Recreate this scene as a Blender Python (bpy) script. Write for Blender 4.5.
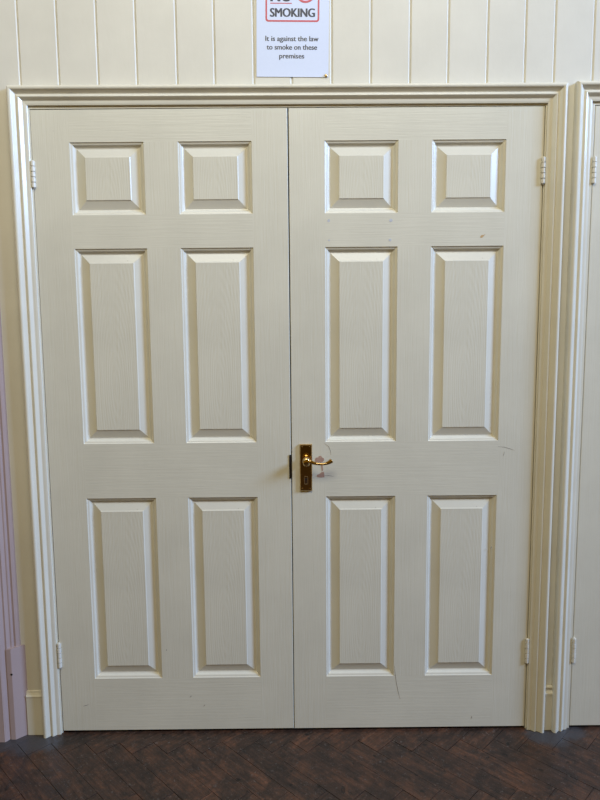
import bpy, bmesh, math, random
from mathutils import Vector, Matrix
random.seed(7)
R = math.radians
SC = bpy.context.scene
COL = SC.collection
for o in list(bpy.data.objects): bpy.data.objects.remove(o)

# ------------------------------------------------------------------ camera
cd = bpy.data.cameras.new('camera'); cam = bpy.data.objects.new('camera', cd); COL.objects.link(cam)
cd.sensor_fit = 'VERTICAL'; cd.sensor_height = 24.0; cd.lens = 24.0 * 625.0 / 800.0
cd.clip_start = 0.02
cam.location = (0.0229, -1.9512, 1.3291)
cam.rotation_euler = (Matrix.Rotation(R(-0.1704), 3, 'Z') @ Matrix.Rotation(R(90 - 6.3799), 3, 'X') @ Matrix.Rotation(R(-0.4788), 3, 'Z')).to_euler()
SC.camera = cam

# ------------------------------------------------------------------ light of the room
w = bpy.data.worlds.new('room_light'); SC.world = w; w.use_nodes = True
bg = w.node_tree.nodes['Background']
bg.inputs[0].default_value = (1.0, 0.60, 0.06, 1); bg.inputs[1].default_value = 0.22

def area(name, loc, target, sx, sy, power, col, spread=180):
    l = bpy.data.lights.new(name, 'AREA'); l.shape = 'RECTANGLE'; l.size = sx; l.size_y = sy
    l.energy = power; l.color = col; l.spread = R(spread)
    o = bpy.data.objects.new(name, l); COL.objects.link(o); o.location = loc
    o.rotation_euler = (Vector(target) - Vector(loc)).to_track_quat('-Z', 'Y').to_euler()
    return o
# cool daylight from the high windows on the right, a weak cool fill added from the left, pale rooflight in front of the doors
area('daylight_right_window', (6.2, -2.4, 4.2), (-1.6, 0, 2.2), 1.9, 1.5, 262, (0.37, 0.575, 1.0), 110)
area('fill_left', (-4.5, -2.4, 3.6), (0.2, 0, 2.0), 1.5, 1.2, 22, (0.4, 0.72, 1.0))
area('rooflight', (0.0, -2.2, 3.7), (0.0, 0, 1.8), 2.6, 0.9, 63, (1.0, 0.965, 0.80))

SC.view_settings.view_transform = 'Standard'
SC.view_settings.look = 'None'
SC.view_settings.gamma = 1.0
SC.view_settings.use_curve_mapping = False
SC.view_settings.exposure = 0.0

# ------------------------------------------------------------------ materials
def nt(name):
    m = bpy.data.materials.new(name); m.use_nodes = True
    t = m.node_tree; b = t.nodes['Principled BSDF']
    return m, t, b
def N(t, kind, **kw):
    n = t.nodes.new(kind)
    for k, v in kw.items(): setattr(n, k, v)
    return n
def lk(t, a, b): t.links.new(a, b)
def ramp(t, src, stops):
    r = N(t, 'ShaderNodeValToRGB')
    e = r.color_ramp.elements
    while len(e) < len(stops): e.new(0.5)
    for i, (p, c) in enumerate(stops): e[i].position = p; e[i].color = (*c, 1)
    lk(t, src, r.inputs[0]); return r
def mapping(t, scale, loc=(0, 0, 0)):
    tc = N(t, 'ShaderNodeTexCoord'); mp = N(t, 'ShaderNodeMapping')
    mp.inputs['Scale'].default_value = scale; mp.inputs['Location'].default_value = loc
    lk(t, tc.outputs['Object'], mp.inputs[0]); return mp
def noise(t, mp, scale, detail=4, rough=0.55, dist=0.0):
    n = N(t, 'ShaderNodeTexNoise'); n.inputs['Scale'].default_value = scale
    n.inputs['Detail'].default_value = detail; n.inputs['Roughness'].default_value = rough
    n.inputs['Distortion'].default_value = dist
    lk(t, mp.outputs[0], n.inputs['Vector']); return n

def paint(name, col, grain=None, rough=0.40, strength=0.48, cathedral=False):
    """satin paint; grain 'v'/'h' embosses wood grain along z / x"""
    m, t, b = nt(name)
    big = noise(t, mapping(t, (1, 1, 1)), 5.0, 5, 0.6)
    c2 = tuple(x * 0.93 for x in col)
    cr = ramp(t, big.outputs[0], [(0.35, c2), (0.65, col)])
    # small scuffs and specks in the old paint
    sp = noise(t, mapping(t, (1, 1, 1.0)), 95.0, 2, 0.5)
    sm = ramp(t, sp.outputs[0], [(0.76, (0, 0, 0)), (0.84, (0.5, 0.5, 0.5))])
    mx = N(t, 'ShaderNodeMix', data_type='RGBA')
    lk(t, sm.outputs[0], mx.inputs[0]); lk(t, cr.outputs[0], mx.inputs[6]); mx.inputs[7].default_value = (col[0]*.45, col[1]*.42, col[2]*.40, 1)
    lk(t, mx.outputs[2], b.inputs['Base Color'])
    b.inputs['Roughness'].default_value = rough
    bp = N(t, 'ShaderNodeBump'); bp.inputs['Strength'].default_value = strength
    if grain:
        s = (170, 1, 6) if grain == 'v' else (6, 1, 170)
        g = noise(t, mapping(t, s), 1.0, 3, 0.6, 0.6)
        out = g.outputs[0]
        if cathedral:
            wv = N(t, 'ShaderNodeTexWave', wave_type='RINGS', rings_direction='SPHERICAL')
            mp = mapping(t, (1.0, 0.0, 0.16), (0.0, 0, 0.02))
            wv.inputs['Scale'].default_value = 48; wv.inputs['Distortion'].default_value = 3.0
            wv.inputs['Detail'].default_value = 2; wv.inputs['Detail Scale'].default_value = 0.4
            lk(t, mp.outputs[0], wv.inputs['Vector'])
            ma = N(t, 'ShaderNodeMath', operation='MULTIPLY_ADD'); ma.inputs[1].default_value = 0.19
            lk(t, wv.outputs['Fac'], ma.inputs[0]); lk(t, out, ma.inputs[2]); out = ma.outputs[0]
        bp.inputs['Distance'].default_value = 0.0012
        lk(t, out, bp.inputs['Height'])
    else:
        s = noise(t, mapping(t, (1, 1, 0.35)), 60, 3, 0.55)
        bp.inputs['Distance'].default_value = 0.0015
        lk(t, s.outputs[0], bp.inputs['Height'])
    lk(t, bp.outputs[0], b.inputs['Normal'])
    return m

CREAM = (0.69, 0.66, 0.54)
WALLC = (0.68, 0.655, 0.565)
M_STILE = paint('door_paint_upright_grain', CREAM, 'v')
M_RAIL = paint('door_paint_level_grain', CREAM, 'h')
M_FIELD = paint('door_paint_field_grain', CREAM, 'v', cathedral=True)
M_MOULD = paint('door_paint_smooth', (0.70, 0.67, 0.56), None, 0.30, 0.12)
M_TRIM = paint('trim_gloss_paint', (0.71, 0.675, 0.555), None, 0.24, 0.2)
M_WALL = paint('board_wall_paint', WALLC, None, 0.5, 0.2)
M_LILAC = paint('lilac_gloss_paint', (0.42, 0.318, 0.295), None, 0.4, 0.25)
M_HINGE = paint('hinge_paint', (0.72, 0.69, 0.60), None, 0.4, 0.4)

def simple(name, col, rough=0.5, metal=0.0, vary=0.85):
    m, t, b = nt(name)
    n = noise(t, mapping(t, (1, 1, 1)), 120, 3)
    r = ramp(t, n.outputs[0], [(0.3, tuple(x * vary for x in col)), (0.7, col)])
    lk(t, r.outputs[0], b.inputs['Base Color'])
    b.inputs['Roughness'].default_value = rough; b.inputs['Metallic'].default_value = metal
    return m
M_BRASS = simple('polished_brass', (0.62, 0.43, 0.19), 0.08, 1.0)
M_DULL = simple('dull_brass', (0.42, 0.33, 0.20), 0.42, 1.0)
M_IRON = simple('dark_iron', (0.03, 0.025, 0.022), 0.5, 0.6)
M_VOID = simple('dark_keyhole', (0.006, 0.005, 0.004), 0.8)
M_PAPER = simple('white_paper', (0.66, 0.73, 0.90), 0.6, 0.0, 0.985)
M_INK = simple('dark_print', (0.06, 0.065, 0.09), 0.6)
M_RED = simple('red_print', (0.62, 0.12, 0.14), 0.6)
M_BARE = simple('bare_wood', (0.44, 0.27, 0.20), 0.7)
M_FILL = simple('filler', (0.56, 0.58, 0.62), 0.7)
M_RUST = simple('rust_stain', (0.55, 0.36, 0.17), 0.7)
M_MARK = simple('grey_scratch', (0.30, 0.27, 0.23), 0.7)
M_DARK = simple('dark_backing', (0.05, 0.045, 0.04), 0.9)  # dark colour stands in for shade behind the door gaps

def floor_mat():
    m, t, b = nt('dark_parquet')
    at = N(t, 'ShaderNodeAttribute', attribute_name='tone')
    uv = N(t, 'ShaderNodeUVMap')
    mp = N(t, 'ShaderNodeMapping'); mp.inputs['Scale'].default_value = (9, 90, 1)
    lk(t, uv.outputs[0], mp.inputs[0])
    g = noise(t, mp, 1.0, 5, 0.65, 0.8)
    pat = noise(t, mapping(t, (1, 1, 1)), 11.0, 9, 0.72, 0.6)
    fine = noise(t, mapping(t, (1, 1, 1)), 62.0, 7, 0.78)
    base = ramp(t, g.outputs[0], [(0.28, (0.021, 0.0125, 0.009)), (0.55, (0.055, 0.030, 0.020)), (0.78, (0.100, 0.051, 0.031))])
    tone = ramp(t, at.outputs['Fac'], [(0.0, (0.78, 0.78, 0.80)), (0.5, (0.95, 0.92, 0.90)), (1.0, (1.2, 1.1, 1.02))])
    mul = N(t, 'ShaderNodeMix', data_type='RGBA', blend_type='MULTIPLY'); mul.inputs[0].default_value = 1
    lk(t, base.outputs[0], mul.inputs[6]); lk(t, tone.outputs[0], mul.inputs[7])
    wear = ramp(t, pat.outputs[0], [(0.36, (0.36, 0.38, 0.42)), (0.48, (0.78, 0.77, 0.77)), (0.60, (1.55, 1.25, 1.0)), (0.70, (1.9, 1.7, 1.5))])
    mu2 = N(t, 'ShaderNodeMix', data_type='RGBA', blend_type='MULTIPLY'); mu2.inputs[0].default_value = 0.9
    lk(t, mul.outputs[2], mu2.inputs[6]); lk(t, wear.outputs[0], mu2.inputs[7])
    grit = ramp(t, fine.outputs[0], [(0.30, (0.45, 0.45, 0.47)), (0.5, (1, 1, 1)), (0.72, (1.5, 1.42, 1.36))])
    mu5 = N(t, 'ShaderNodeMix', data_type='RGBA', blend_type='MULTIPLY'); mu5.inputs[0].default_value = 0.9
    lk(t, mu2.outputs[2], mu5.inputs[6]); lk(t, grit.outputs[0], mu5.inputs[7]); mu2 = mu5
    hol = noise(t, mapping(t, (1, 1, 1), (7, 2, 0)), 34.0, 1, 0.4)
    hr = ramp(t, hol.outputs[0], [(0.70, (1, 1, 1)), (0.76, (0.25, 0.25, 0.25))])
    mu6 = N(t, 'ShaderNodeMix', data_type='RGBA', blend_type='MULTIPLY'); mu6.inputs[0].default_value = 1
    lk(t, mu2.outputs[2], mu6.inputs[6]); lk(t, hr.outputs[0], mu6.inputs[7]); mu2 = mu6
    kt = N(t, 'ShaderNodeTexCoord'); km = N(t, 'ShaderNodeMapping', vector_type='POINT'); km.inputs['Location'].default_value = (-0.1434 / 0.0068, 0.2727 / 0.0170, 0)
    km.inputs['Scale'].default_value = (1 / 0.0068, 1 / 0.0170, 1); lk(t, kt.outputs['Object'], km.inputs[0])
    kl = N(t, 'ShaderNodeVectorMath', operation='LENGTH'); lk(t, km.outputs[0], kl.inputs[0])
    kr = ramp(t, kl.outputs['Value'], [(0.30, (0.55, 0.5, 0.5)), (0.62, (0.35, 0.3, 0.3)), (0.78, (0.10, 0.10, 0.10)), (1.0, (1, 1, 1))])
    mu7 = N(t, 'ShaderNodeMix', data_type='RGBA', blend_type='MULTIPLY'); mu7.inputs[0].default_value = 1
    lk(t, mu2.outputs[2], mu7.inputs[6]); lk(t, kr.outputs[0], mu7.inputs[7]); mu2 = mu7
    # pale scratches and specks
    sc = noise(t, mapping(t, (60, 60, 60), (3, 1, 0)), 1.3, 6, 0.78, 2.0)
    scr = ramp(t, sc.outputs[0], [(0.585, (0, 0, 0)), (0.67, (0.8, 0.8, 0.8))])
    m3 = N(t, 'ShaderNodeMix', data_type='RGBA'); lk(t, scr.outputs[0], m3.inputs[0])
    lk(t, mu2.outputs[2], m3.inputs[6]); m3.inputs[7].default_value = (0.17, 0.145, 0.13, 1)
    # grey dust lying in the corners
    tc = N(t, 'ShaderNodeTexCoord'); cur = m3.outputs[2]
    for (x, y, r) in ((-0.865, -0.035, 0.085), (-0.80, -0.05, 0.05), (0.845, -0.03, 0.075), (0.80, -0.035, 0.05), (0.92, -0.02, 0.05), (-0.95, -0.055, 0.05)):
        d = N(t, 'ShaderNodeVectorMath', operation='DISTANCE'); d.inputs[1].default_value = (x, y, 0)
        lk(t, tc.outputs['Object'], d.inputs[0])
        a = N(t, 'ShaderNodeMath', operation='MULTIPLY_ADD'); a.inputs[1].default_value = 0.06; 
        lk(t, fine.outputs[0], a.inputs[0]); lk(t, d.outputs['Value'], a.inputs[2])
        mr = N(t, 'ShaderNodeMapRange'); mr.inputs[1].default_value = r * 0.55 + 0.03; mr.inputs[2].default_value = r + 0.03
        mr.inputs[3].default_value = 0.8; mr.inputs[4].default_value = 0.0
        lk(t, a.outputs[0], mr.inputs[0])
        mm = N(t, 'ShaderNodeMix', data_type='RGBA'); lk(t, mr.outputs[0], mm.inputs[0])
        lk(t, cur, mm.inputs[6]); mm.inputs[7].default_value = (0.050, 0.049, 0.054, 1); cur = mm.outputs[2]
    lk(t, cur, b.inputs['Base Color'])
    rr = ramp(t, fine.outputs[0], [(0.3, (0.36,) * 3), (0.7, (0.6,) * 3)])
    lk(t, rr.outputs[0], b.inputs['Roughness'])
    bp = N(t, 'ShaderNodeBump'); bp.inputs['Strength'].default_value = 0.35; bp.inputs['Distance'].default_value = 0.002
    lk(t, g.outputs[0], bp.inputs['Height']); lk(t, bp.outputs[0], b.inputs['Normal'])
    return m
M_FLOOR = floor_mat()

# ------------------------------------------------------------------ helpers
def tag(o, label=None, cat=None, group=None, kind=None):
    if label: o['label'] = label
    if cat: o['category'] = cat
    if group: o['group'] = group
    if kind: o['kind'] = kind
    return o
def empty(name, loc=(0, 0, 0), rot=(0, 0, 0)):
    o = bpy.data.objects.new(name, None); o.empty_display_size = 0.05
    COL.objects.link(o); o.location = loc; o.rotation_euler = rot; return o
def obj(name, bm, mats, parent=None, smooth=False, loc=None, rot=None):
    me = bpy.data.meshes.new(name)
    bmesh.ops.recalc_face_normals(bm, faces=bm.faces)
    bm.to_mesh(me); bm.free()
    for m in (mats if isinstance(mats, (list, tuple)) else [mats]): me.materials.append(m)
    if smooth:
        for p in me.polygons: p.use_smooth = True
    o = bpy.data.objects.new(name, me); COL.objects.link(o)
    if parent: o.parent = parent
    if loc: o.location = loc
    if rot: o.rotation_euler = rot
    return o
def box(bm, x0, x1, y0, y1, z0, z1, bev=0.0):
    vs = [bm.verts.new((x, y, z)) for x in (x0, x1) for y in (y0, y1) for z in (z0, z1)]
    fs = [bm.faces.new([vs[i] for i in q]) for q in ((0, 1, 3, 2), (4, 6, 7, 5), (0, 4, 5, 1), (2, 3, 7, 6), (0, 2, 6, 4), (1, 5, 7, 3))]
    if bev:
        es = {e for f in fs for e in f.edges}
        bmesh.ops.bevel(bm, geom=list(es), offset=bev, segments=2, profile=0.6, affect='EDGES')
    return vs
def prism_z(bm, poly, z0, z1):
    """vertical prism over a plan outline"""
    a = [bm.verts.new((x, y, z0)) for x, y in poly]; b = [bm.verts.new((x, y, z1)) for x, y in poly]
    n = len(poly)
    for i in range(n): bm.faces.new((a[i], a[(i + 1) % n], b[(i + 1) % n], b[i]))
    bm.faces.new(a); bm.faces.new(b)
def flat_poly(bm, poly, y, th=0.0004):
    """thin outline in the x-z plane with real thickness"""
    a = [bm.verts.new((x, y, z)) for x, z in poly]; b = [bm.verts.new((x, y - th, z)) for x, z in poly]
    n = len(poly)
    for i in range(n): bm.faces.new((a[i], a[(i + 1) % n], b[(i + 1) % n], b[i]))
    bm.faces.new(a); bm.faces.new(b)
def cyl(bm, c, r, h, axis='Y', seg=24, r2=None):
    m = Matrix.Translation(c) @ (Matrix.Rotation(R(90), 4, 'X') if axis == 'Y' else Matrix.Identity(4))
    return bmesh.ops.create_cone(bm, cap_ends=True, segments=seg, radius1=r, radius2=r if r2 is None else r2, depth=h, matrix=m)['verts']
def tube(bm, pts, radii, seg=14, flat=1.0):
    """tapered tube through 3-D points with rounded caps"""
    rings = []
    pts = [Vector(p) for p in pts]
    for i, p in enumerate(pts):
        d = (pts[min(i + 1, len(pts) - 1)] - pts[max(i - 1, 0)]).normalized()
        up = Vector((0, 1, 0)) if abs(d.y) < 0.9 else Vector((0, 0, 1))
        s = d.cross(up).normalized(); u = s.cross(d).normalized()
        rings.append([bm.verts.new(p + radii[i] * (math.cos(a) * s + flat * math.sin(a) * u)) for a in [2 * math.pi * k / seg for k in range(seg)]])
    for a, b in zip(rings, rings[1:]):
        for k in range(seg): bm.faces.new((a[k], a[(k + 1) % seg], b[(k + 1) % seg], b[k]))
    bm.faces.new(rings[0]); bm.faces.new(rings[-1])
def smooth_path(pts, n=6):
    out = []
    P = [Vector(p) for p in pts]
    for i in range(len(P) - 1):
        p0, p1, p2, p3 = P[max(i - 1, 0)], P[i], P[i + 1], P[min(i + 2, len(P) - 1)]
        for k in range(n):
            t = k / n
            out.append(0.5 * ((2 * p1) + (-p0 + p2) * t + (2 * p0 - 5 * p1 + 4 * p2 - p3) * t * t + (-p0 + 3 * p1 - 3 * p2 + p3) * t ** 3))
    out.append(P[-1]); return out
def ribbon(bm, pts, wd, y, th=0.0003):
    p = [Vector((a, b)) for a, b in pts]; L = []; Rr = []
    for i in range(len(p)):
        d = (p[min(i + 1, len(p) - 1)] - p[max(i - 1, 0)]).normalized(); n = Vector((-d.y, d.x))
        k = wd * (0.5 if 0 < i < len(p) - 1 else 0.15)
        L.append(p[i] + n * k); Rr.append(p[i] - n * k)
    flat_poly(bm, [(v.x, v.y) for v in L + Rr[::-1]], y, th)

# ------------------------------------------------------------------ floor : herringbone parquet
def build_floor():
    bm = bmesh.new(); col = bm.loops.layers.float_color.new('tone'); uv = bm.loops.layers.uv.new('UVMap')
    Wd = 0.0784; k = 4; ox, oy = 0.263, -0.108; s = 1 / math.sqrt(2); g = 0.00035
    x0, x1, y0, y1 = -2.4, 2.9, -7.0, 0.16
    def block(u0, u1, v0, v1, along_u):
        uc, vc = (u0 + u1) / 2, (v0 + v1) / 2
        cx, cy = ox + (uc + vc) * s * Wd, oy + (vc - uc) * s * Wd
        if not (x0 - .2 < cx < x1 + .2 and y0 - .2 < cy < y1 + .2): return
        t = random.random(); off = random.random() * 40
        hz = random.uniform(-0.0006, 0.0); tx, ty = random.uniform(-.004, .004), random.uniform(-.004, .004)
        gg = g / Wd
        P = []
        for (du, dv) in ((u0 + gg, v0 + gg), (u1 - gg, v0 + gg), (u1 - gg, v1 - gg), (u0 + gg, v1 - gg)):
            x, y = ox + (du + dv) * s * Wd, oy + (dv - du) * s * Wd
            P.append((x, y, hz + (x - cx) * tx + (y - cy) * ty))
        c = 0.0007
        top = []
        for p in P:
            d = Vector((cx - p[0], cy - p[1])); d.normalize()
            top.append(bm.verts.new((p[0] + d.x * c, p[1] + d.y * c, p[2])))
        low = [bm.verts.new((p[0], p[1], -0.0035)) for p in P]
        a, b = ((u1 - u0), (v1 - v0))
        U = [(0, 0), (a, 0), (a, b), (0, b)]
        if not along_u: U = [(0, 0), (0, a), (b, a), (b, 0)]
        fs = [bm.faces.new(top)] + [bm.faces.new((low[i], low[(i + 1) % 4], top[(i + 1) % 4], top[i])) for i in range(4)]
        for f in fs:
            for i, l in enumerate(f.loops):
                l[col] = (t, t, t, 1)
                q = U[i % 4] if f is fs[0] else U[i % 4]
                l[uv].uv = (q[0] * Wd + off, q[1] * Wd + off * 1.7)
    for t in range(-100, 101):
        for q in range(-14, 15):
            a, b = t + q * k, t - q * k
            block(a, a + k, b, b + 1, True)
            block(a, a + 1, b + 1, b + 1 + k, False)
    # clip to the room
    for co, no in (((x0, 0, 0), (-1, 0, 0)), ((x1, 0, 0), (1, 0, 0)), ((0, y0, 0), (0, -1, 0)), ((0, y1, 0), (0, 1, 0))):
        bmesh.ops.bisect_plane(bm, geom=bm.verts[:] + bm.edges[:] + bm.faces[:], plane_co=co, plane_no=no, clear_outer=True)
    f0 = len(bm.faces)
    v = [bm.verts.new(p) for p in ((x0, y0, -0.0034), (x1, y0, -0.0034), (x1, y1, -0.0034), (x0, y1, -0.0034))]
    f = bm.faces.new(v)
    for l in f.loops: l[col] = (0, 0, 0, 1)
    box(bm, x0, x1, y0, y1, -0.05, -0.0036)
    me_o = obj('floor', bm, [M_FLOOR])
    return me_o
tag(build_floor(), 'dark brown worn herringbone parquet floor', 'floor', kind='structure')

# ------------------------------------------------------------------ back wall of painted boards
IN1, TOP1 = 0.7745, 1.9950          # first doorway: inner edge of the architrave
A2X, A2TOP = 0.9075, 1.9990         # second doorway: inner edge of its left architrave leg
A2R = 0.920 + 0.768 + 0.0125
OPEN = 0.80
joints = [-1.50, -1.385, -1.27, -1.155, -1.04, -0.912, -0.793, -0.6785, -0.562, -0.447, -0.328, -0.216, -0.100, 0.0126, 0.131, 0.247, 0.363, 0.476, 0.592, 0.704, 0.7912, 0.9063,
          1.022, 1.138, 1.254, 1.37, 1.486, 1.602, 1.718, 1.834, 1.95, 2.066, 2.182, 2.298, 2.414, 2.53, 2.646, 2.762]
def build_wall():
    bm = bmesh.new()
    ZT = 3.3
    # boards above the doors: one grooved face
    prof = [(-1.62, 0.0)]
    for j in joints: prof += [(j - 0.0044, 0.0), (j - 0.0036, 0.0005), (j - 0.0003, 0.0034), (j + 0.0003, 0.0034), (j + 0.0036, 0.0005), (j + 0.0044, 0.0)]
    prof += [(2.9, 0.0)]
    z0 = 2.018
    a = [bm.verts.new((x, y, z0)) for x, y in prof]; b = [bm.verts.new((x, y, ZT)) for x, y in prof]
    for i in range(len(prof) - 1): bm.faces.new((a[i], a[i + 1], b[i + 1], b[i]))
    box(bm, -1.62, 2.9, 0.0045, 0.16, z0, ZT)
    # plain boarding beside and between the doorways
    for (p, q) in ((-1.62, -OPEN), (OPEN, A2X - 0.0255), (A2R + 0.0255, 2.9)):
        box(bm, p, q, 0.0, 0.16, 0.0, z0)
    return obj('wall_back', bm, M_WALL)
tag(build_wall(), 'cream painted wall of upright tongue and groove boards above the doors', 'wall', kind='structure')

# added dark backing behind the doors, blocks stray light in the gaps
def build_behind():
    bm = bmesh.new(); box(bm, -1.62, 2.9, 0.16, 0.20, -0.05, 3.3); return obj('gap_backing', bm, M_DARK)
tag(build_behind(), 'dark backing added behind the doors to keep the gaps dark', 'wall', kind='structure')

# ------------------------------------------------------------------ architraves, door linings, skirting
PROF = [(0.0, 0.0), (0.0, 0.0060), (0.0010, 0.0070), (0.0060, 0.0082), (0.0125, 0.0087), (0.0140, 0.0096), (0.0165, 0.0122), (0.0190, 0.0146), (0.0205, 0.0160), (0.0215, 0.0170), (0.0232, 0.0177), (0.0252, 0.0174),
        (0.0272, 0.0162), (0.0295, 0.0148), (0.0310, 0.0148), (0.0330, 0.0160), (0.0360, 0.0186), (0.0390, 0.0212), (0.0405, 0.0232), (0.0418, 0.0248), (0.0440, 0.0260), (0.0468, 0.0264),
        (0.0500, 0.0256), (0.0526, 0.0236), (0.0544, 0.0205), (0.0550, 0.0170), (0.0550, 0.0)]
PROF = [(a * 0.965, b) for a, b in PROF]
AW = PROF[-1][0]
def member(name, path, parent):
    """sweeps the architrave section between two mitred ends; path(w) gives the two ends for offset w"""
    bm = bmesh.new(); A = []; B = []
    for wv, h in PROF:
        (ax, az), (bx, bz) = path(wv)
        A.append(bm.verts.new((ax, -h, az))); B.append(bm.verts.new((bx, -h, bz)))
    for i in range(len(PROF) - 1): bm.faces.new((A[i], A[i + 1], B[i + 1], B[i]))
    bm.faces.new((A[0], B[0], B[-1], A[-1])); bm.faces.new(A); bm.faces.new(B)
    o = obj(name, bm, M_TRIM, parent)
    return o
def architrave(name, xl, xr, top, label, lift=0.0):
    r = tag(empty(name, (0, 0, 0)), label, 'door frame', kind='structure')
    member('architrave_leg', lambda v: ((xl - v, 0.0), (xl - v, top + v + lift)), r)
    member('architrave_leg', lambda v: ((xr + v, 0.0), (xr + v, top + v)), r)
    member('architrave_head', lambda v: ((xl - v, top + v + lift), (xr + v, top + v)), r)
    return r
def lining(parent, xl, xr, top, j=0.0035, jt=0.0045):
    """door lining inside the architrave with a planted stop"""
    for (a, b) in ((xl - 0.025, xl + j), (xr - j, xr + 0.025)):
        bm = bmesh.new(); box(bm, a, b, -0.0003, 0.16, 0.0, top + 0.022, 0.0008); obj('door_jamb', bm, M_TRIM, parent)
    bm = bmesh.new(); box(bm, xl + j, xr - j, -0.0003, 0.16, top - jt, top + 0.022, 0.0008); obj('jamb_head', bm, M_TRIM, parent)
    bm = bmesh.new()
    box(bm, xl + j, xl + j + 0.014, 0.044, 0.075, 0, top - j); box(bm, xr - j - 0.014, xr - j, 0.044, 0.075, 0, top - j)
    box(bm, xl + j, xr - j, 0.044, 0.075, top - j - 0.014, top - j)
    obj('door_stop', bm, M_TRIM, parent)
t1 = architrave('trim_1', -IN1, IN1, TOP1, 'cream moulded door frame around the double doors', 0.0035)
lining(t1, -IN1, IN1, TOP1)
t2 = architrave('trim_2', A2X, A2R, A2TOP, 'cream moulded door frame cut off at the right edge')
lining(t2, A2X, A2R, A2TOP, 0.0105, 0.0085)

def skirting(name, x0, x1, label, groove=False):
    bm = bmesh.new()
    pr = [(0.0, 0.0), (-0.008, 0.0), (-0.008, 0.131), (-0.0095, 0.1325), (-0.0095, 0.1355), (-0.006, 0.140), (-0.0035, 0.146), (-0.0025, 0.1515), (0.0, 0.1530)]
    if groove: pr = [(0.0, 0.0), (-0.010, 0.0), (-0.010, 0.122), (-0.0125, 0.1235), (-0.0125, 0.130), (-0.009, 0.1335), (-0.006, 0.137), (-0.0055, 0.145), (-0.010, 0.1475), (-0.0095, 0.151), (0.0, 0.1535)]
    a = [bm.verts.new((x0, y, z)) for y, z in pr]; b = [bm.verts.new((x1, y, z)) for y, z in pr]
    n = len(pr)
    for i in range(n): bm.faces.new((a[i], a[(i + 1) % n], b[(i + 1) % n], b[i]))
    bm.faces.new(a); bm.faces.new(b)
    return tag(obj(name, bm, M_TRIM), label, 'skirting board', kind='structure')
skirting('baseboard_left', -0.8830, -IN1 - AW, 'short cream skirting piece between lilac frame and double door frame')
skirting('baseboard_right', IN1 + AW, A2X - AW, 'tiny cream skirting piece between the two cream door frames', True)

# ------------------------------------------------------------------ lilac frame and wall at the left
def build_lilac():
    bm = bmesh.new(); box(bm, -1.62, -0.944, -0.044, 0.0, 0.0, 3.3)
    tag(obj('wall_left', bm, M_LILAC), 'dull lilac painted wall face at the left edge', 'wall', kind='structure')
    r = tag(empty('trim_3', (-0.92, -0.01, 0)), 'lilac moulded door frame on square base block at left edge', 'door frame', kind='structure')
    pl = [(-0.8935, 0.0), (-0.8945, -0.004), (-0.898, -0.009), (-0.9035, -0.0125), (-0.908, -0.0115), (-0.9105, -0.0112), (-0.9125, -0.0180), (-0.915, -0.0195), (-0.9185, -0.0195),
          (-0.9215, -0.0225), (-0.9265, -0.0290), (-0.931, -0.0285), (-0.9325, -0.0290), (-0.936, -0.0345), (-0.9395, -0.0405), (-0.944, -0.0445), (-0.944, 0.0)]
    bm = bmesh.new(); prism_z(bm, pl, 0.0, 3.3)
    for v in bm.verts: v.co -= Vector((-0.92, -0.01, 0))
    obj('architrave_leg', bm, M_LILAC, r)
    bm = bmesh.new()
    pp = [(-0.8800, 0.0), (-0.8815, -0.0015), (-0.9125, -0.0300), (-0.914, -0.0310), (-0.9285, -0.0312), (-0.9295, -0.030), (-0.9295, 0.0)]
    prism_z(bm, pp, 0.0, 0.3125)
    for v in bm.verts: v.co -= Vector((-0.92, -0.01, 0))
    bmesh.ops.bevel(bm, geom=[e for e in bm.edges if min(v.co.z for v in e.verts) > 0.3], offset=0.002, segments=2, affect='EDGES')
    o = obj('plinth_block', bm, M_LILAC, r)
    bm = bmesh.new()
    ang = math.atan2(-0.0285, -0.029)
    for (x, y, z, rr) in ((-0.9148, -0.0312, 0.226, 0.0035),):
        cyl(bm, Vector((x, y, z)) - Vector((-0.92, -0.01, 0)), rr, 0.001, 'Y', 10)
    obj('paint_chip', bm, M_IRON, r)
build_lilac()

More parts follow.
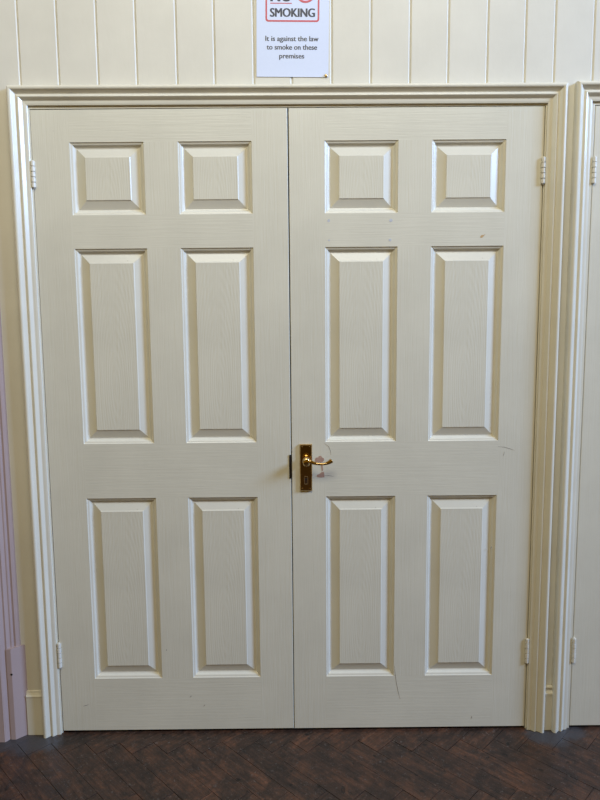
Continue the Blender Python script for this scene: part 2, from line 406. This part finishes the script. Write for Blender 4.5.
# ------------------------------------------------------------------ six-panel doors
ST, MU = 0.1078, 0.1023
ZS = [0.1827, 0.7919, 0.9685, 1.5730, 1.6732, 1.8864]      # panel bottoms / tops above the leaf's foot
LW, LH, LT = 0.768, 1.9805, 0.040
PPROF = [(0.0, 0.0), (0.0012, 0.0022), (0.0030, 0.0033), (0.0060, 0.0041), (0.0078, 0.0052), (0.0112, 0.0098), (0.0140, 0.0118), (0.0168, 0.0125), (0.0174, 0.0125),
         (0.0416, 0.0034), (0.0420, 0.0031), (0.0438, 0.0013), (0.0446, 0.0010)]
def leaf_mesh(hinge_side):
    bm = bmesh.new()
    pw = 0.2222; wide = LW - ST - MU - 2 * pw      # the hanging stile is a little wider
    sl = wide if hinge_side == 'l' else ST
    e = 0.0015
    xs = [e, sl, sl + pw, sl + pw + MU, sl + 2 * pw + MU, LW - e]; zs = [e] + ZS + [LH - e]
    V = {}
    def v(i, j):
        if (i, j) not in V: V[(i, j)] = bm.verts.new((xs[i], 0, zs[j]))
        return V[(i, j)]
    holes = []
    for i in range(5):
        for j in range(7):
            if i in (1, 3) and j in (1, 3, 5): holes.append((xs[i], xs[i + 1], zs[j], zs[j + 1])); continue
            f = bm.faces.new((v(i, j), v(i + 1, j), v(i + 1, j + 1), v(i, j + 1)))
            f.material_index = 0 if (i in (0, 4) or (i == 2 and j in (1, 3, 5))) else 1
    # arris, edges and back
    outer = [(0, 0), (LW, 0), (LW, LH), (0, LH)]
    f_in = [v(0, 0), v(5, 0), v(5, 7), v(0, 7)]
    ring1 = [bm.verts.new((x, e, z)) for x, z in outer]; ring2 = [bm.verts.new((x, LT, z)) for x, z in outer]
    corner_in = [bm.verts.new((p.co.x, 0, p.co.z)) for p in f_in]
    for i in range(4):
        k = (i + 1) % 4
        bm.faces.new((corner_in[i], corner_in[k], ring1[k], ring1[i])); bm.faces.new((ring1[i], ring1[k], ring2[k], ring2[i]))
    bm.faces.new(ring2)
    return bm, holes
def panel_mesh(x0, x1, z0, z1):
    """raised and fielded panel: moulding, sunk margin, bevel, flat field"""
    bm = bmesh.new(); cx, cz = (x0 + x1) / 2, (z0 + z1) / 2
    rings = []
    for ins, d in PPROF:
        a, b = (x1 - x0) / 2 - ins, (z1 - z0) / 2 - ins
        rings.append([bm.verts.new((sx * a, d, sz * b)) for sx, sz in ((-1, -1), (1, -1), (1, 1), (-1, 1))])
    for p, q in zip(rings, rings[1:]):
        for i in range(4): bm.faces.new((p[i], p[(i + 1) % 4], q[(i + 1) % 4], q[i]))
    f = bm.faces.new(rings[-1]); f.material_index = 1
    # body of the panel inside the leaf's thickness
    a, b = (x1 - x0) / 2, (z1 - z0) / 2
    back = [bm.verts.new((sx * a, LT - 0.004, sz * b)) for sx, sz in ((-1, -1), (1, -1), (1, 1), (-1, 1))]
    for i in range(4): bm.faces.new((rings[0][i], rings[0][(i + 1) % 4], back[(i + 1) % 4], back[i]))
    bm.faces.new(back)
    return bm, (cx, 0, cz)
def hinge(parent, x, z0, z1, side, rad=0.0064):
    """painted knuckle of a butt hinge: five barrels on one pin, and the edge of its flap"""
    bm = bmesh.new(); n = 5; h = (z1 - z0) / n
    for k in range(n):
        rr = rad * (1.0 if k % 2 else 0.94)
        cyl(bm, (x, -0.0035, z0 + h * (k + 0.5)), rr, h - 0.0022, 'Z', 18)
    cyl(bm, (x, -0.0035, (z0 + z1) / 2), rad * 0.45, z1 - z0 + 0.003, 'Z', 14)
    box(bm, x - 0.0012, x + 0.0012, -0.002, 0.02, z0, z1)
    return obj('hinge', bm, M_HINGE, parent)
def door(name, x_left, z_foot, rot_deg, label, hinge_side):
    """leaf whose foot-left corner is at x_left; turned in its own plane by its sag"""
    r = tag(empty(name, (x_left, 0.0, z_foot), (0, R(-rot_deg), 0)), label, 'door', kind='structure')
    bm, holes = leaf_mesh(hinge_side); obj('door_leaf', bm, [M_STILE, M_RAIL], r)
    for hrect in holes:
        bm, c = panel_mesh(*hrect); obj('raised_panel', bm, [M_MOULD, M_FIELD], r, loc=c)
    hx = 0.0018 if hinge_side == 'l' else LW - 0.0012
    hinge(r, hx, 1.7543, 1.8325, hinge_side); hinge(r, hx, 0.2255, 0.3095, hinge_side)
    return r
d1 = door('door_1', -0.0012 - LW + 0.0002, 0.0080, 0.04, 'left leaf of the cream six panel double doors, without handle', 'l')
d2 = door('door_2', 0.0012, 0.0080, 0.0, 'right leaf of the cream six panel double doors, with brass lever handle', 'r')
d3 = door('door_3', 0.9200, 0.0080, 0.0, 'cream door mostly cut off by the right edge of the photo', 'l')

# dark keep on the meeting edge of the left leaf
bm = bmesh.new(); box(bm, LW - 0.0056, LW + 0.0002, -0.0022, 0.012, 0.8515, 0.9277, 0.0006)
obj('strike_plate', bm, M_IRON, d1)

# lever handle of the right leaf (leaf coordinates: leaf origin is at x = 0.0018, z = 0.008)
def handle(parent):
    px, pz0, pz1 = 0.0447, 0.8123, 0.9626
    bm = bmesh.new()
    hw = 0.0196
    lo = [(-hw, pz0), (hw, pz0), (hw, pz1), (-hw, pz1)]
    rings = []
    for ins, y in ((0, 0.0), (0, -0.0045), (0.0022, -0.0075), (0.0030, -0.0076)):
        rings.append([bm.verts.new((px + sx * (hw - ins), y, (pz0 + pz1) / 2 + sz * ((pz1 - pz0) / 2 - ins))) for sx, sz in ((-1, -1), (1, -1), (1, 1), (-1, 1))])
    for p, q in zip(rings, rings[1:]):
        for i in range(4): bm.faces.new((p[i], p[(i + 1) % 4], q[(i + 1) % 4], q[i]))
    bm.faces.new(rings[-1]); bm.faces.new(rings[0])
    h = obj('door_handle', bm, M_BRASS, parent)
    h['label'] = 'polished brass backplate handle'
    # boss and scroll lever
    bm = bmesh.new(); zc = 0.9130
    # oval boss swelling out of the plate, then the scroll lever
    bx = px + 0.0010
    ov = [(0.0125, 0.0160, -0.0075), (0.0125, 0.0160, -0.0100), (0.0108, 0.0140, -0.0125), (0.0100, 0.0130, -0.0180), (0.0105, 0.0135, -0.0260), (0.0125, 0.0158, -0.0330), (0.0123, 0.0155, -0.0390), (0.0098, 0.0125, -0.0440), (0.0050, 0.0062, -0.0465)]
    rg = [[bm.verts.new((bx + a * math.cos(q), y, zc + b * math.sin(q))) for q in [2 * math.pi * k / 28 for k in range(28)]] for a, b, y in ov]
    for p, q in zip(rg, rg[1:]):
        for k in range(28): bm.faces.new((p[k], p[(k + 1) % 28], q[(k + 1) % 28], q[k]))
    bm.faces.new(rg[0]); bm.faces.new(rg[-1])
    pts = smooth_path([(bx - 0.004, -0.036, zc + 0.004), (bx + 0.010, -0.0385, zc + 0.001), (bx + 0.028, -0.040, zc - 0.0050), (bx + 0.046, -0.0405, zc - 0.0072), (bx + 0.060, -0.040, zc - 0.0058), (bx + 0.072, -0.039, zc - 0.0012), (bx + 0.0795, -0.0375, zc + 0.0040)], 6)
    n = len(pts); rad = []
    for i in range(n):
        t = i / (n - 1)
        rad.append(0.0085 - 0.0045 * min(1, t / 0.4) + (0.0042 * max(0, (t - 0.6) / 0.4)))
    rad[-1] *= 0.6
    tube(bm, pts, rad, 16, 0.9)
    obj('lever', bm, M_BRASS, h, smooth=True)
    # key escutcheon: raised rim with a dark keyhole in it
    bm = bmesh.new(); kz = 0.8470; a, b = 0.0068, 0.0140
    def slab(a_, b_): return [(px + a_ * math.copysign(abs(math.cos(q)) ** 0.35, math.cos(q)), kz + b_ * math.copysign(abs(math.sin(q)) ** 0.35, math.sin(q))) for q in [2 * math.pi * (i + 0.5) / 32 for i in range(32)]]
    o_ = slab(a, b); i_ = slab(a * 0.6, b * 0.76)
    f = [[bm.verts.new((x, y, z)) for x, z in L] for L, y in ((o_, -0.0074), ([((p[0] + q[0]) / 2, (p[1] + q[1]) / 2) for p, q in zip(o_, i_)], -0.0079), (i_, -0.0074))]
    for p, q in zip(f, f[1:]):
        for i in range(32): bm.faces.new((p[i], p[(i + 1) % 32], q[(i + 1) % 32], q[i]))
    obj('keyhole_rim', bm, M_DULL, h)
    bm = bmesh.new(); cyl(bm, (px, -0.0079, kz + 0.004), 0.0030, 0.0006, 'Y', 20); box(bm, px - 0.0014, px + 0.0014, -0.0082, -0.0076, kz - 0.008, kz + 0.003)
    obj('keyhole', bm, M_VOID, h)
    for sx in (-0.0118, 0.0118):
        for z in (pz0 + 0.0075, pz1 - 0.0085):
            bm = bmesh.new(); cyl(bm, (px + sx, -0.0083, z), 0.0028, 0.0016, 'Y', 14, 0.0016)
            box(bm, px + sx - 0.0022, px + sx + 0.0022, -0.0092, -0.0088, z - 0.0003, z + 0.0003)
            obj('screw', bm, M_BRASS, h)
handle(d2)

# worn places in the paint of the right leaf
def leaf_pt(X, Z, x0=0.0012, z0=0.008): return (X - x0, Z - z0)
bm = bmesh.new(); YS = -0.00005
flat_poly(bm, [leaf_pt(*p) for p in ((0.0760, 0.9245), (0.0815, 0.9275), (0.0845, 0.9260), (0.0875, 0.9315), (0.0945, 0.9320), (0.0965, 0.9275), (0.1025, 0.9245), (0.1040, 0.9185), (0.0995, 0.9125), (0.0915, 0.9105), (0.0845, 0.9120), (0.0775, 0.9105), (0.0745, 0.9165))], YS)
flat_poly(bm, [leaf_pt(*p) for p in ((0.0920, 0.9092), (0.0975, 0.9105), (0.1005, 0.8860), (0.0965, 0.8810), (0.0950, 0.8920))], YS)
flat_poly(bm, [leaf_pt(*p) for p in ((0.0795, 0.8660), (0.0820, 0.8710), (0.0880, 0.8735), (0.0955, 0.8790), (0.1020, 0.8810), (0.1040, 0.8735), (0.1045, 0.8630), (0.0930, 0.8620), (0.0830, 0.8630))], YS)
o = obj('worn_patch', bm, M_BARE, d2); o['label'] = 'pinkish bare patch behind the lever'
for (X, Z, rr) in ((0.1206, 1.6600, 0.0045), (0.3098, 1.6585, 0.0054), (0.3078, 1.6005, 0.0045), (0.1215, 1.6010, 0.0030)):
    bm = bmesh.new(); x, z = leaf_pt(X, Z)
    flat_poly(bm, [(x + rr * random.uniform(.75, 1.1) * math.cos(q), z + rr * random.uniform(.75, 1.1) * math.sin(q)) for q in [2 * math.pi * i / 12 for i in range(12)]], YS)
    obj('filled_screw_hole', bm, M_FILL, d2)
bm = bmesh.new()
flat_poly(bm, [leaf_pt(*p) for p in ((0.5835, 1.6085), (0.588, 1.6135), (0.5935, 1.613), (0.599, 1.6165), (0.595, 1.6105), (0.590, 1.6055), (0.585, 1.6052))], YS)
obj('rust_spot', bm, M_RUST, d2)
def scratch(parent, pts, wd, x0, z0):
    bm = bmesh.new(); ribbon(bm, [(a - x0, b - z0) for a, b in pts], wd, YS); obj('scratch', bm, M_MARK, parent)
scratch(d2, [(0.333, 0.225), (0.336, 0.195), (0.340, 0.165), (0.346, 0.135), (0.353, 0.108)], 0.0016, 0.0012, 0.008)
scratch(d2, [(0.105, 0.972), (0.118, 0.962), (0.124, 0.948), (0.125, 0.935)], 0.0014, 0.0012, 0.008)
scratch(d2, [(0.103, 0.8675), (0.118, 0.868), (0.135, 0.865)], 0.0014, 0.0012, 0.008)
scratch(d2, [(0.655, 0.957), (0.675, 0.955), (0.695, 0.949), (0.708, 0.944)], 0.0014, 0.0012, 0.008)
scratch(d2, [(0.672, 0.926), (0.675, 0.932), (0.676, 0.940)], 0.0016, 0.0012, 0.008)
for (X, Z, a) in ((0.590, 0.036, 0.002), (0.640, 0.62, 0.002)):
    scratch(d2, [(X, Z), (X + a, Z + 0.006), (X + a * 1.4, Z + 0.010)], 0.003, 0.0012, 0.008)
for (X, Z, a) in ((-0.345, 0.122, 0.006), (-0.30, 0.09, 0.005), (-0.418, 0.285, 0.002), (-0.700, 0.095, 0.02)):
    scratch(d1, [(X, Z), (X + a * .6, Z + 0.003), (X + a, Z + 0.006)], 0.002, -0.0010 - LW, 0.0080)

# ------------------------------------------------------------------ paper notice and its drawing pin
NX, NZ, NTILT = 0.0145, 2.0757, 0.8
def text_mesh(name, body, parent, mat, xc, base, width, height, bold, y, smear=0.0):
    """printed line fitted to a width and cap height, as a thin mesh"""
    cu = bpy.data.curves.new(name, 'FONT'); cu.body = body; cu.size = 1.0; cu.offset = bold; cu.extrude = 0.0
    cu.resolution_u = 4
    to = bpy.data.objects.new(name, cu); COL.objects.link(to)
    dg = bpy.context.evaluated_depsgraph_get(); dg.update()
    me = bpy.data.meshes.new_from_object(to.evaluated_get(dg)); bpy.data.objects.remove(to)
    xs = [v.co.x for v in me.vertices]; a, b = min(xs), max(xs)
    capn = 0.729
    for v in me.vertices:
        X = xc + ((v.co.x - a) / (b - a) - 0.5) * width; Z = base + v.co.y / capn * height
        v.co = (X, y, Z)
    if smear:
        b2 = bmesh.new(); b2.from_mesh(me)
        src = b2.verts[:] + b2.edges[:] + b2.faces[:]
        for k, dx in enumerate((-0.5 * smear, 0.5 * smear)):
            d = bmesh.ops.duplicate(b2, geom=src)
            for v in d['geom']:
                if isinstance(v, bmesh.types.BMVert): v.co.x += dx; v.co.y -= 0.00004 * (k + 1)
        b2.to_mesh(me); b2.free()
    me.materials.clear(); me.materials.append(mat)
    o = bpy.data.objects.new(name, me); COL.objects.link(o); o.parent = parent
    return o
def rounded(x0, x1, z0, z1, r, n=6):
    out = []
    for cx, cz, a0 in ((x1 - r, z1 - r, 0), (x0 + r, z1 - r, 90), (x0 + r, z0 + r, 180), (x1 - r, z0 + r, 270)):
        for i in range(n + 1): q = R(a0 + 90 * i / n); out.append((cx + r * math.cos(q), cz + r * math.sin(q)))
    return out
def ring_mesh(name, outer, inner, y, mat, parent):
    bm = bmesh.new(); n = len(outer); th = 0.0002
    L = [[bm.verts.new((x, yy, z)) for x, z in P] for P, yy in ((outer, y), (outer, y - th), (inner, y - th), (inner, y))]
    for p, q in zip(L, L[1:]):
        for i in range(n): bm.faces.new((p[i], p[(i + 1) % n], q[(i + 1) % n], q[i]))
    return obj(name, bm, mat, parent)
def notice():
    bm = bmesh.new()
    # sheet with a very slight belly, 0.3 mm thick
    nx, nz = 12, 16; W2, H = 0.1065, 0.298
    G = [[bm.verts.new((-W2 + 2 * W2 * i / nx, -0.0014 - 0.0004, H * j / nz)) for j in range(nz + 1)] for i in range(nx + 1)]
    B = [[bm.verts.new((-W2 + 2 * W2 * i / nx, -0.0014, H * j / nz)) for j in range(nz + 1)] for i in range(nx + 1)]
    for i in range(nx):
        for j in range(nz):
            bm.faces.new((G[i][j], G[i + 1][j], G[i + 1][j + 1], G[i][j + 1])); bm.faces.new((B[i][j], B[i][j + 1], B[i + 1][j + 1], B[i + 1][j]))
    for i in range(nx):
        bm.faces.new((G[i][0], B[i][0], B[i + 1][0], G[i + 1][0])); bm.faces.new((G[i][nz], G[i + 1][nz], B[i + 1][nz], B[i][nz]))
    for j in range(nz):
        bm.faces.new((G[0][j], G[0][j + 1], B[0][j + 1], B[0][j])); bm.faces.new((G[nx][j], B[nx][j], B[nx][j + 1], G[nx][j + 1]))
    s = obj('paper_notice', bm, M_PAPER, loc=(NX, 0, NZ), rot=(0, R(NTILT), 0))
    tag(s, 'white paper no smoking notice pinned to the boards above the double doors', 'notice')
    y = -0.0021
    x0, x1 = -0.0800, 0.0780; zb, zt = 0.1540, 0.280
    ring_mesh('printed_border', rounded(x0, x1, zb, zt, 0.008), rounded(x0 + 0.0047, x1 - 0.0047, zb + 0.0047, zt - 0.0047, 0.005), y + 0.0002, M_RED, s)
    text_mesh('lettering', 'SMOKING', s, M_INK, -0.0008, 0.1680, 0.1300, 0.0250, 0.0, y, 0.0026)
    text_mesh('lettering', 'NO', s, M_INK, -0.034, 0.2105, 0.060, 0.042, 0.0, y, 0.0036)
    text_mesh('lettering', 'It is against the law', s, M_INK, -0.0020, 0.1006, 0.156, 0.0150, 0.0, y, 0.0009)
    text_mesh('lettering', 'to smoke on these', s, M_INK, -0.0022, 0.0768, 0.148, 0.0150, 0.0, y, 0.0009)
    text_mesh('lettering', 'premises', s, M_INK, -0.0025, 0.0522, 0.073, 0.0150, 0.0, y, 0.0009)
    bm = bmesh.new(); flat_poly(bm, [(-0.0660, 0.2040), (-0.003, 0.2040), (-0.003, 0.2064), (-0.0660, 0.2064)], y + 0.0002, 0.0002); obj('printed_rule', bm, M_RED, s)
    cc, rr = (0.0370, 0.2355), 0.0290
    circ = lambda r: [(cc[0] + r * math.cos(q), cc[1] + r * math.sin(q)) for q in [2 * math.pi * i / 48 for i in range(48)]]
    p = ring_mesh('no_smoking_symbol', circ(rr), circ(rr - 0.006), y + 0.0002, M_RED, s)
    bm = bmesh.new(); k = 0.707
    for t_ in (1,):
        a, b = (cc[0] - 0.0245 * k, cc[1] + 0.0245 * k), (cc[0] + 0.0245 * k, cc[1] - 0.0245 * k); d = 0.0028 * k
        flat_poly(bm, [(a[0] - d, a[1] - d), (b[0] - d, b[1] - d), (b[0] + d, b[1] + d), (a[0] + d, a[1] + d)], y + 0.0001, 0.0003)
    obj('slash', bm, M_RED, p)
    bm = bmesh.new(); flat_poly(bm, [(cc[0] - 0.016, cc[1] - 0.003), (cc[0] + 0.016, cc[1] - 0.003), (cc[0] + 0.016, cc[1] + 0.003), (cc[0] - 0.016, cc[1] + 0.003)], y + 0.0003, 0.0002)
    obj('cigarette', bm, M_INK, p)
notice()
def pin():
    bm = bmesh.new()
    prof = [(0.0, -0.0038), (0.0018, -0.0036), (0.0034, -0.0029), (0.0044, -0.0018), (0.0048, -0.0006), (0.0046, 0.0)]
    seg = 20; rings = []
    for r, y in prof:
        rings.append([bm.verts.new((max(r, 1e-5) * math.cos(2 * math.pi * k / seg), y, max(r, 1e-5) * math.sin(2 * math.pi * k / seg))) for k in range(seg)])
    for p, q in zip(rings, rings[1:]):
        for k in range(seg): bm.faces.new((p[k], p[(k + 1) % seg], q[(k + 1) % seg], q[k]))
    cyl(bm, (0, 0.003, 0), 0.0006, 0.007, 'Y', 8)
    tag(obj('drawing_pin', bm, M_BRASS, smooth=True, loc=(0.1138, -0.0019, 2.0785)), 'small brass drawing pin in the bottom right corner of the notice', 'drawing pin')
pin()
